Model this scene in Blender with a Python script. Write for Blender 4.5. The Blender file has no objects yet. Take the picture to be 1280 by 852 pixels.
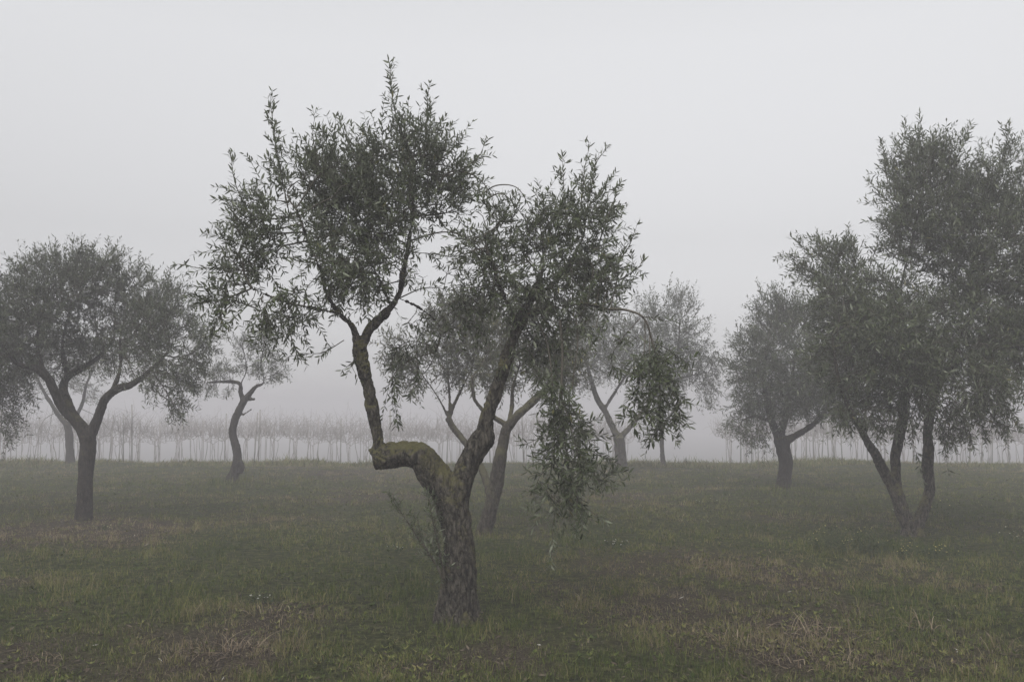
import bpy, math, random
import numpy as np
from mathutils import Vector, noise as mnoise

RNG = np.random.default_rng(11)
random.seed(11)
SC = bpy.context.scene
COL = SC.collection

# ------------------------------------------------------------------ camera
FPX, W, H = 1138.0, 1280, 852
CAMZ = 1.6
PITCH = math.atan((520 - H / 2) / FPX)
cam = bpy.data.cameras.new('camera')
cam.sensor_width = 36.0
cam.lens = FPX / W * 36.0
cam.clip_start = 0.05
cam.clip_end = 2000
camo = bpy.data.objects.new('camera', cam)
COL.objects.link(camo)
camo.location = (0, 0, CAMZ)
camo.rotation_euler = (math.pi / 2 + PITCH, 0, 0)
SC.camera = camo


def P(px, py, Y):
    """point at world depth Y seen in the photo at (px, py)"""
    rx, ry = (px - W / 2) / FPX, (H / 2 - py) / FPX
    dy = math.cos(PITCH) - ry * math.sin(PITCH)
    dz = math.sin(PITCH) + ry * math.cos(PITCH)
    k = Y / dy
    return np.array([rx * k, Y, CAMZ + dz * k])


def ground_depth(py):
    ry = (H / 2 - py) / FPX
    dy = math.cos(PITCH) - ry * math.sin(PITCH)
    dz = math.sin(PITCH) + ry * math.cos(PITCH)
    return -CAMZ / dz * dy


# ------------------------------------------------------------------ numpy noise and the lie of the land
_perm = np.random.default_rng(5).random((256, 256))


def vnoise(x, y):
    xi, yi = np.floor(x).astype(int), np.floor(y).astype(int)
    fx, fy = x - xi, y - yi
    fx, fy = fx * fx * (3 - 2 * fx), fy * fy * (3 - 2 * fy)
    a = _perm[xi % 256, yi % 256]; b = _perm[(xi + 1) % 256, yi % 256]
    c = _perm[xi % 256, (yi + 1) % 256]; d = _perm[(xi + 1) % 256, (yi + 1) % 256]
    return (a * (1 - fx) + b * fx) * (1 - fy) + (c * (1 - fx) + d * fx) * fy


def fbm(x, y, o=4):
    s, a, t = 0, 0.5, 0
    for i in range(o):
        s = s + a * vnoise(x * 2 ** i + 17.3 * i, y * 2 ** i + 9.1 * i); t += a; a *= 0.5
    return s / t


def gpt(px, py):
    Y = ground_depth(py)
    p = P(px, py, Y)
    return p[0], Y


MOUNDS = []   # x, y, radius, height


def falloff(y):
    # beyond the meadow edge the vineyard slopes gently down into the fog
    y = np.asarray(y, float)
    return np.maximum(-.052 * np.maximum(y - 30.6, 0) - .0025 * np.maximum(y - 50, 0) ** 2, -6.4)


def land(x, y):
    x = np.asarray(x, float); y = np.asarray(y, float)
    z = 0.10 * (fbm(x * 0.35 + 40, y * 0.35 + 11, 3) - 0.5) + 0.05 * (fbm(x * 1.7, y * 1.7, 3) - 0.5)
    for mx, my, r, h in MOUNDS:
        z = z + h * np.exp(-((x - mx) ** 2 + (y - my) ** 2) / (r * r))
    z = z + .34 * (fbm(x * .16 + 7, y * .12 + 3, 3) - .5) * np.clip((y - 25) / 6, 0, 1)
    return z + falloff(y)


# dry, brown patches of ground (px, py, half width px, half height px, weight)
DRY = [(60, 664, 130, 14, 2.0), (150, 660, 60, 10, .9), (300, 800, 90, 40, .8), (60, 800, 130, 40, .55), (1010, 805, 140, 45, 1.2),
       (840, 720, 150, 30, .65), (1130, 715, 120, 25, .7), (700, 690, 60, 18, .45), (330, 765, 90, 20, .6),
       (440, 620, 90, 14, .55), (470, 590, 130, 8, .8), (800, 775, 90, 25, .6), (560, 830, 120, 25, .55), (800, 620, 120, 10, .35),
       (1000, 730, 60, 20, .6), (1240, 800, 60, 40, .5), (620, 810, 60, 20, .4)]
DRYW = []
for px, py, a, b, w in DRY:
    x, y = gpt(px, py)
    y2 = ground_depth(py - b)
    DRYW.append((x, y, a * y / FPX, abs(y2 - y), w))
TALL = []     # x, y, radius, factor : longer grass


def dryness(x, y):
    d = 1.0 * (fbm(x * .55 + 3, y * .55 + 8, 4) - 0.5) + 0.55 * (fbm(x * 2.3 + 70, y * 2.3, 3) - 0.5)
    d = d + 0.07
    for mx, my, rx, ry, w in DRYW:
        d = d + 0.60 * w * np.exp(-((x - mx) / rx) ** 2 - ((y - my) / ry) ** 2)
    return np.clip(d, 0, 1)


# ------------------------------------------------------------------ mesh + object helpers
def mesh_np(name, verts, faces, attrs=None, smooth=False):
    """faces: list of int arrays (n,k)"""
    me = bpy.data.meshes.new(name)
    verts = np.ascontiguousarray(verts, dtype=np.float32)
    me.vertices.add(len(verts)); me.vertices.foreach_set('co', verts.ravel())
    faces = [np.asarray(f, dtype=np.int32) for f in faces if len(f)]
    loops = np.concatenate([f.ravel() for f in faces])
    tot = np.concatenate([np.full(len(f), f.shape[1], np.int32) for f in faces])
    st = np.concatenate([[0], np.cumsum(tot)[:-1]]).astype(np.int32)
    me.loops.add(len(loops)); me.loops.foreach_set('vertex_index', loops)
    me.polygons.add(len(tot)); me.polygons.foreach_set('loop_start', st)
    try:
        me.polygons.foreach_set('loop_total', tot)
    except Exception:
        pass
    if smooth:
        me.polygons.foreach_set('use_smooth', np.ones(len(tot), bool))
    me.update(calc_edges=True)
    me.validate()
    for k, v in (attrs or {}).items():
        a = me.attributes.new(k, 'FLOAT', 'POINT')
        a.data.foreach_set('value', np.ascontiguousarray(v, dtype=np.float32))
    return me


class MB:
    def __init__(s): s.v = []; s.f = {}; s.n = 0; s.a = []

    def add(s, v, faces, tint=0.5):
        v = np.asarray(v, float)
        s.v.append(v)
        s.a.append(np.broadcast_to(np.asarray(tint, float), (len(v),)))
        for f in faces:
            f = np.asarray(f)
            if len(f): s.f.setdefault(f.shape[1], []).append(f + s.n)
        s.n += len(v)

    def mesh(s, name, smooth=False, off=None):
        v = np.concatenate(s.v)
        if off is not None: v = v - np.asarray(off)
        return mesh_np(name, v, [np.concatenate(x) for x in s.f.values()], {'tint': np.concatenate(s.a)}, smooth)


def obj(name, me, mat, parent=None, label=None):
    o = bpy.data.objects.new(name, me)
    COL.objects.link(o)
    if mat is not None and not me.materials: me.materials.append(mat)
    if parent is not None: o.parent = parent
    if label: o['label'] = label
    return o


def thing(name, loc, label, cat, group=None):
    o = bpy.data.objects.new(name, None)
    o.empty_display_size = .2
    COL.objects.link(o); o.location = tuple(float(c) for c in loc)
    return tag(o, label, cat, group)


def tag(o, label=None, cat=None, group=None, kind=None):
    if label: o['label'] = label
    if cat: o['category'] = cat
    if group: o['group'] = group
    if kind: o['kind'] = kind
    return o


def norm(v):
    return v / np.maximum(np.linalg.norm(v, axis=-1, keepdims=True), 1e-9)


def catmull(pts, rad, step):
    pts = np.asarray(pts, float); rad = np.asarray(rad, float)
    if len(pts) == 2:
        n = max(2, int(np.linalg.norm(pts[1] - pts[0]) / step) + 1)
        t = np.linspace(0, 1, n)[:, None]
        return pts[0] + (pts[1] - pts[0]) * t, rad[0] + (rad[1] - rad[0]) * t[:, 0]
    p = np.vstack([2 * pts[0] - pts[1], pts, 2 * pts[-1] - pts[-2]])
    op, orad = [], []
    for i in range(1, len(p) - 2):
        L = np.linalg.norm(p[i + 1] - p[i]); n = max(2, int(L / step))
        for t in np.arange(n) / n:
            op.append(.5 * (2 * p[i] + (p[i + 1] - p[i - 1]) * t + (2 * p[i - 1] - 5 * p[i] + 4 * p[i + 1] - p[i + 2]) * t * t
                            + (3 * p[i] - p[i - 1] - 3 * p[i + 1] + p[i + 2]) * t ** 3))
            orad.append(rad[i - 1] + (rad[i] - rad[i - 1]) * t)
    op.append(pts[-1]); orad.append(rad[-1])
    return np.array(op), np.array(orad)


def tube(pts, rad, sides=8, cap=True):
    pts = np.asarray(pts, float); n = len(pts)
    tan = norm(np.gradient(pts, axis=0))
    up = np.array([0, 1., 0]) if abs(tan[0][1]) < .9 else np.array([1., 0, 0])
    u = norm(np.cross(tan[0], up)); V = []
    ang = np.linspace(0, 2 * np.pi, sides, endpoint=False)
    for i in range(n):
        u = norm(u - tan[i] * np.dot(u, tan[i])); w = np.cross(tan[i], u)
        V.append(pts[i] + rad[i] * (np.cos(ang)[:, None] * u + np.sin(ang)[:, None] * w))
    V = np.concatenate(V)
    i = np.arange(n - 1)[:, None] * sides; j = np.arange(sides)[None, :]; j2 = (j + 1) % sides
    q = np.stack([i + j, i + j2, i + sides + j2, i + sides + j], -1).reshape(-1, 4)
    faces = [q]
    if cap:
        faces += [np.arange(sides)[::-1][None, :], (np.arange(sides) + (n - 1) * sides)[None, :]]
    return V, faces


def thin_tubes(P0, sides, r0, r1):
    """P0 (S,K,3) -> strips of thin tubes, vectorised"""
    S, K, _ = P0.shape
    tan = norm(np.gradient(P0, axis=1))
    ref = np.where(np.abs(tan[:, :1, 2:3]) < .9, np.array([0, 0, 1.]), np.array([1., 0, 0]))
    u = norm(np.cross(tan, np.broadcast_to(ref, tan.shape))); w = np.cross(tan, u)
    ang = np.linspace(0, 2 * np.pi, sides, endpoint=False)
    r = (r0[:, None] + (r1 - r0)[:, None] * np.linspace(0, 1, K)[None])[..., None, None]
    V = P0[:, :, None] + r * (np.cos(ang)[None, None, :, None] * u[:, :, None] + np.sin(ang)[None, None, :, None] * w[:, :, None])
    idx = np.arange(S * K * sides).reshape(S, K, sides)
    a = idx[:, :-1]; b = np.roll(a, -1, 2); c = idx[:, 1:]; d = np.roll(c, -1, 2)
    q = np.stack([a, b, d, c], -1).reshape(-1, 4)
    return V.reshape(-1, 3), q


# ------------------------------------------------------------------ materials
def mat(name):
    m = bpy.data.materials.new(name); m.use_nodes = True
    nt = m.node_tree
    b = nt.nodes['Principled BSDF']
    return m, nt, b


def N(nt, t, **kw):
    n = nt.nodes.new(t)
    for k, v in kw.items():
        if k in n.inputs: n.inputs[k].default_value = v
        else: setattr(n, k, v)
    return n


def ramp(nt, fac, stops):
    r = N(nt, 'ShaderNodeValToRGB')
    e = r.color_ramp.elements
    while len(e) < len(stops): e.new(0.5)
    for el, (p, c) in zip(e, stops):
        el.position = p; el.color = (*c, 1)
    nt.links.new(fac, r.inputs[0])
    return r.outputs[0]


def mix(nt, fac, a, b):
    m = N(nt, 'ShaderNodeMix', data_type='RGBA')
    for s, v in ((0, fac), (6, a), (7, b)):
        if hasattr(v, 'is_linked'): nt.links.new(v, m.inputs[s])
        else: m.inputs[s].default_value = v if s == 0 else (*v, 1)
    return m.outputs[2]


def math_n(nt, op, a, b):
    m = N(nt, 'ShaderNodeMath', operation=op)
    for s, v in ((0, a), (1, b)):
        if hasattr(v, 'is_linked'): nt.links.new(v, m.inputs[s])
        else: m.inputs[s].default_value = v
    return m.outputs[0]


def noise_n(nt, vec, scale, detail=5, rough=.6):
    n = N(nt, 'ShaderNodeTexNoise', Scale=scale, Detail=detail, Roughness=rough)
    nt.links.new(vec, n.inputs['Vector'])
    return n.outputs['Fac']


def bark_material(name, dark, light, lichen, lichen_amt):
    m, nt, b = mat(name)
    tc = N(nt, 'ShaderNodeTexCoord'); mp = N(nt, 'ShaderNodeMapping')
    mp.inputs['Scale'].default_value = (1, 1, .35)
    nt.links.new(tc.outputs['Object'], mp.inputs[0])
    n1 = noise_n(nt, mp.outputs[0], 32, 8, .75)
    n2 = noise_n(nt, tc.outputs['Object'], 5, 5, .6)
    n3 = noise_n(nt, tc.outputs['Object'], 60, 4, .7)
    vo = N(nt, 'ShaderNodeTexVoronoi', Scale=26.0); vo.feature = 'DISTANCE_TO_EDGE'
    wob = N(nt, 'ShaderNodeMix', data_type='VECTOR'); wob.inputs[0].default_value = .06
    nzv = N(nt, 'ShaderNodeTexNoise', Scale=9.0, Detail=4.0); nt.links.new(tc.outputs['Object'], nzv.inputs['Vector'])
    nt.links.new(mp.outputs[0], wob.inputs[4]); nt.links.new(nzv.outputs['Color'], wob.inputs[5]); nt.links.new(wob.outputs[1], vo.inputs['Vector'])
    crack = ramp(nt, vo.outputs['Distance'], [(0, (0, 0, 0)), (.16, (1, 1, 1))])
    base = ramp(nt, n1, [(.40, dark), (.50, tuple((a + c) / 2 for a, c in zip(dark, light))), (.60, light)])
    pale = ramp(nt, math_n(nt, 'MULTIPLY', n3, n2), [(.30, (0, 0, 0)), (.42, (1, 1, 1))])
    base = mix(nt, math_n(nt, 'MULTIPLY', pale, .45), base, tuple(c * 1.5 for c in light))
    base = mix(nt, crack, mix(nt, .55, base, dark), base)
    # lichen and moss grow on upper faces and in patches
    geo = N(nt, 'ShaderNodeNewGeometry'); sx = N(nt, 'ShaderNodeSeparateXYZ')
    nt.links.new(geo.outputs['Normal'], sx.inputs[0])
    up = math_n(nt, 'MAXIMUM', sx.outputs['Z'], 0.0)
    k = math_n(nt, 'ADD', math_n(nt, 'MULTIPLY', up, .30), n2)
    k = math_n(nt, 'ADD', k, math_n(nt, 'MULTIPLY', n3, .25))
    lm = ramp(nt, k, [(.70 - lichen_amt, (0, 0, 0)), (.86 - lichen_amt, (1, 1, 1))])
    colr = mix(nt, math_n(nt, 'MULTIPLY', lm, .8), base, lichen)
    nt.links.new(colr, b.inputs['Base Color'])
    b.inputs['Roughness'].default_value = .9
    b.inputs['Specular IOR Level'].default_value = .2
    bp = N(nt, 'ShaderNodeBump', Strength=1.0, Distance=.03)
    nt.links.new(math_n(nt, 'ADD', n1, math_n(nt, 'MULTIPLY', crack, .35)), bp.inputs['Height']); nt.links.new(bp.outputs[0], b.inputs['Normal'])
    return m


def leaf_material(name, dark, light, under, yellow=None):
    m, nt, b = mat(name)
    at = N(nt, 'ShaderNodeAttribute', attribute_name='tint')
    st = [(0, dark), (.85, light)]
    if yellow: st += [(.95, yellow)]
    top = ramp(nt, at.outputs['Fac'], st)
    geo = N(nt, 'ShaderNodeNewGeometry')
    colr = mix(nt, geo.outputs['Backfacing'], top, under)
    nt.links.new(colr, b.inputs['Base Color'])
    b.inputs['Roughness'].default_value = .46
    b.inputs['Specular IOR Level'].default_value = .30
    tr = N(nt, 'ShaderNodeBsdfTranslucent')
    nt.links.new(colr, tr.inputs[0])
    mx = N(nt, 'ShaderNodeMixShader'); mx.inputs[0].default_value = .12
    nt.links.new(b.outputs[0], mx.inputs[1]); nt.links.new(tr.outputs[0], mx.inputs[2])
    nt.links.new(mx.outputs[0], nt.nodes['Material Output'].inputs[0])
    return m


def tint_material(name, stops, rough=.8, transl=0.0):
    m, nt, b = mat(name)
    at = N(nt, 'ShaderNodeAttribute', attribute_name='tint')
    c = ramp(nt, at.outputs['Fac'], stops)
    nt.links.new(c, b.inputs['Base Color'])
    b.inputs['Roughness'].default_value = rough
    b.inputs['Specular IOR Level'].default_value = .25
    return m


M_BARK = bark_material('olive_bark', (.014, .012, .009), (.140, .124, .100), (.135, .126, .050), -.01)
M_BARK_L = bark_material('lichen_bark', (.026, .022, .017), (.10, .088, .07), (.115, .108, .06), .04)
M_BARK_D = bark_material('dark_olive_bark', (.02, .017, .014), (.065, .055, .045), (.085, .08, .035), -.05)
M_TWIG, nt, b = mat('olive_twig')
tcn = N(nt, 'ShaderNodeTexCoord')
nt.links.new(ramp(nt, noise_n(nt, tcn.outputs['Object'], 9, 4), [(.35, (.04, .034, .024)), (.7, (.115, .1, .075))]), b.inputs['Base Color'])
b.inputs['Roughness'].default_value = .85
M_LEAF = leaf_material('olive_leaf', (.016, .023, .007), (.078, .097, .040), (.195, .213, .150), (.12, .115, .04))
M_LEAF_Y = leaf_material('yellowing_olive_leaf', (.040, .048, .022), (.085, .092, .042), (.15, .15, .10), (.19, .17, .05))
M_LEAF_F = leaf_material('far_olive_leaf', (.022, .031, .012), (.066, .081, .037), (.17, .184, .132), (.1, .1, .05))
M_GRASS = tint_material('meadow_grass', [(0, (.034, .054, .009)), (.28, (.090, .108, .022)), (.48, (.165, .160, .054)), (.66, (.18, .146, .080)), (.82, (.21, .165, .10)), (1, (.30, .25, .16))])
M_STRAW = tint_material('dry_straw', [(0, (.07, .05, .035)), (.6, (.16, .12, .08)), (1, (.30, .25, .17))])
M_LITTER = tint_material('fallen_leaf', [(0, (.04, .028, .02)), (.6, (.085, .062, .044)), (.9, (.14, .115, .085)), (1, (.40, .38, .34))])
M_VINE = tint_material('vine_wood_fog_faded', [(0, (.27, .25, .245)), (1, (.42, .39, .38))], .9)  # wood colour lifted well past bare cane, painting in some fog fade
M_POST, nt, b = mat('weathered_post_fog_faded')
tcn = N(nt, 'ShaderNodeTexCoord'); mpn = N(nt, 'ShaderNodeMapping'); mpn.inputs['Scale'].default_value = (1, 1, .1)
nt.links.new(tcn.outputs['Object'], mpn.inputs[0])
nt.links.new(ramp(nt, noise_n(nt, mpn.outputs[0], 30, 5), [(.3, (.20, .19, .18)), (.7, (.38, .36, .34))]), b.inputs['Base Color'])  # weathered grey grain, lightened so the fog's fading is part of the colour
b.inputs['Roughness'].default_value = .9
M_HERB = tint_material('herb_stem', [(0, (.028, .042, .018)), (1, (.07, .08, .035))])
M_PETAL = tint_material('petal', [(0, (.36, .30, .06)), (.5, (.38, .34, .16)), (1, (.42, .41, .37))])

# ground
M_SOIL, nt, b = mat('meadow_ground')
tcn = N(nt, 'ShaderNodeTexCoord')
at = N(nt, 'ShaderNodeAttribute', attribute_name='dry')
na = noise_n(nt, tcn.outputs['Object'], 11, 8, .75)
nb = noise_n(nt, tcn.outputs['Object'], 55, 5, .7)
nf = noise_n(nt, tcn.outputs['Object'], 1.1, 6, .65)
gr = ramp(nt, na, [(.38, (.009, .011, .004)), (.5, (.030, .034, .011)), (.64, (.085, .083, .033))])
br = ramp(nt, nb, [(.38, (.012, .009, .006)), (.52, (.042, .033, .022)), (.64, (.10, .081, .055))])
k = math_n(nt, 'ADD', at.outputs['Fac'], math_n(nt, 'MULTIPLY', math_n(nt, 'SUBTRACT', nf, .5), .7))
k = math_n(nt, 'ADD', k, math_n(nt, 'MULTIPLY', math_n(nt, 'SUBTRACT', nb, .5), .6))
nt.links.new(mix(nt, ramp(nt, k, [(.2, (0, 0, 0)), (.62, (1, 1, 1))]), gr, br), b.inputs['Base Color'])
b.inputs['Roughness'].default_value = .95
b.inputs['Specular IOR Level'].default_value = .1
bp = N(nt, 'ShaderNodeBump', Strength=1.0, Distance=.03)
nt.links.new(na, bp.inputs['Height']); nt.links.new(bp.outputs[0], b.inputs['Normal'])


# ------------------------------------------------------------------ leaves and shoots
def leaves_np(base, d, n, L, Wd, tint, detail):
    """base,d,n (M,3)"""
    s = norm(np.cross(d, n)); n = np.cross(s, d)
    L = L[:, None]; Wd = Wd[:, None]
    if detail:
        cv = RNG.uniform(-.05, .08, (len(base), 1)) * L
        v = np.stack([base,
                      base + d * L * .33 + s * Wd * .5 + n * cv * .3, base + d * L * .33 - s * Wd * .5 + n * cv * .3,
                      base + d * L * .72 + s * Wd * .38 - n * cv * .1, base + d * L * .72 - s * Wd * .38 - n * cv * .1,
                      base + d * L - n * cv], 1)
        i = np.arange(len(base))[:, None] * 6
        f3 = np.concatenate([i + np.array([0, 1, 2]), i + np.array([3, 5, 4])])
        f4 = i + np.array([1, 3, 4, 2])
        return v.reshape(-1, 3), [f3, f4], np.repeat(tint, 6)
    v = np.stack([base, base + d * L * .45 + s * Wd * .5, base + d * L, base + d * L * .45 - s * Wd * .5], 1)
    i = np.arange(len(base))[:, None] * 4
    return v.reshape(-1, 3), [i + np.array([0, 1, 2, 3])], np.repeat(tint, 4)


def shoots(base, d, L, droop, leafmb, twigmb, leaf_len, spacing, detail, twr=.0016, bare=.12, tint0=0.0):
    """leafy shoots: base (S,3), direction d (S,3), length L (S), droop (S)"""
    S = len(base)
    if S == 0: return
    d = norm(d); K = 5
    t = np.linspace(0, 1, K)[None, :, None]
    bend = np.zeros((S, 3)); bend[:, 2] = -droop
    bend += RNG.normal(0, .10, (S, 3))
    pts = base[:, None] + L[:, None, None] * (d[:, None] * t + bend[:, None] * t * t)
    if twigmb is not None:
        v, q = thin_tubes(pts, 3, np.full(S, twr * 1.3), np.full(S, twr * .6))
        twigmb.add(v, [q])
    npair = np.maximum(2, (L * (1 - bare) / spacing)).astype(int)
    M = npair.sum()
    own = np.repeat(np.arange(S), npair)
    k = np.arange(M) - np.repeat(np.cumsum(npair) - npair, npair)
    tt = (bare + (1 - bare) * (k + RNG.uniform(.2, .8, M)) / npair[own])[:, None]
    pos = base[own] + L[own, None] * (d[own] * tt + bend[own] * tt * tt)
    tan = norm(d[own] + 2 * bend[own] * tt)
    ref = norm(RNG.normal(size=(S, 3)))
    u = norm(np.cross(tan, ref[own])); w = np.cross(tan, u)
    ph = np.where(k % 2 == 0, 0, np.pi / 2) + RNG.normal(0, .35, M)
    sid = np.cos(ph)[:, None] * u + np.sin(ph)[:, None] * w
    ls = leaf_len * (1 - .35 * np.abs(tt[:, 0] - .5)) * RNG.uniform(.72, 1.15, M)
    shoot_t = RNG.uniform(0, .75, S)
    for sg in (1, -1):
        keep = RNG.random(M) < .90
        a = RNG.uniform(.55, 1.1, M)[:, None]
        ld = norm(tan * np.cos(a) + sg * sid * np.sin(a) + RNG.normal(0, .16, (M, 3)))
        # upper face turns towards the light
        nn = np.array([0, 0, 1.]) + RNG.normal(0, .5, (M, 3)) + .5 * tan
        tn = np.clip(shoot_t[own] * .7 + RNG.uniform(0, .35, M) + tint0, 0, .9)
        tn = np.where(RNG.random(M) < .012, 1.0, tn)
        LL = ls * RNG.uniform(.85, 1.12, M)
        v, f, tv = leaves_np(pos[keep], ld[keep], nn[keep], LL[keep], (LL * RNG.uniform(.19, .27, M))[keep], tn[keep], detail)
        leafmb.add(v, f, tv)


# ------------------------------------------------------------------ space colonisation
def colonise(seeds, attr, D, infl, kill, iters=90, up=.12):
    pos = list(seeds); par = [-1] * len(pos)
    A = attr.copy(); alive = np.ones(len(A), bool)
    pa = np.array(pos)
    dist = np.full(len(A), 1e9); near = np.zeros(len(A), int)
    for s in range(0, len(pa), 256):
        dd = np.linalg.norm(A[:, None] - pa[None, s:s + 256], axis=2)
        j = dd.argmin(1); m = dd[np.arange(len(A)), j]
        b = m < dist; dist[b] = m[b]; near[b] = j[b] + s
    seen = set()
    for it in range(iters):
        act = alive & (dist < infl)
        if not act.any():
            if not alive.any(): break
            infl *= 1.4
            if infl > 4: break
            continue
        ids = near[act]; pa = np.array(pos)
        vec = norm(A[act] - pa[ids])
        un, inv = np.unique(ids, return_inverse=True)
        sm = np.zeros((len(un), 3)); np.add.at(sm, inv, vec)
        sm = norm(norm(sm) + RNG.normal(0, .16, sm.shape) + np.array([0, 0, up]))
        new, npar = [], []
        for k, (u, dv) in enumerate(zip(un, sm)):
            q = pa[u] + dv * D
            key = (int(u), tuple(np.round(q / (D * .5)).astype(int)))
            if key in seen: continue
            seen.add(key); new.append(q); npar.append(int(u))
        if not new:
            # stalled attractors: drop the closest ones
            alive &= ~(act & (dist < infl)); continue
        s = len(pos); pos += new; par += npar
        nw = np.array(new)
        dd = np.linalg.norm(A[:, None] - nw[None], axis=2)
        j = dd.argmin(1); m = dd[np.arange(len(A)), j]
        b = m < dist; dist[b] = m[b]; near[b] = j[b] + s
        alive &= dist > kill
    return np.array(pos), np.array(par)


def bark_relief(me, amp, scale, seed):
    n = len(me.vertices)
    co = np.empty(n * 3, np.float32); me.vertices.foreach_get('co', co); co = co.reshape(-1, 3)
    no = np.empty(n * 3, np.float32); me.vertices.foreach_get('normal', no); no = no.reshape(-1, 3)
    h = np.empty(n)
    for i in range(n):
        x, y, z = co[i]
        tw = z * 1.2
        cx, sx = math.cos(tw), math.sin(tw)
        f = mnoise.fractal(Vector(((x * cx - y * sx) * scale + seed, (x * sx + y * cx) * scale, z * scale * .28)), .9, 2.1, 5)
        g = mnoise.noise(Vector((x * 5 + seed, y * 5, z * 4)))
        r = 1 - abs(f) * 2.0
        h[i] = -max(0, r) ** 2 * .9 + g * 1.1 + .35 * f
    co = co + no * (h * amp)[:, None]
    me.vertices.foreach_set('co', co.astype(np.float32).ravel()); me.update()


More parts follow.
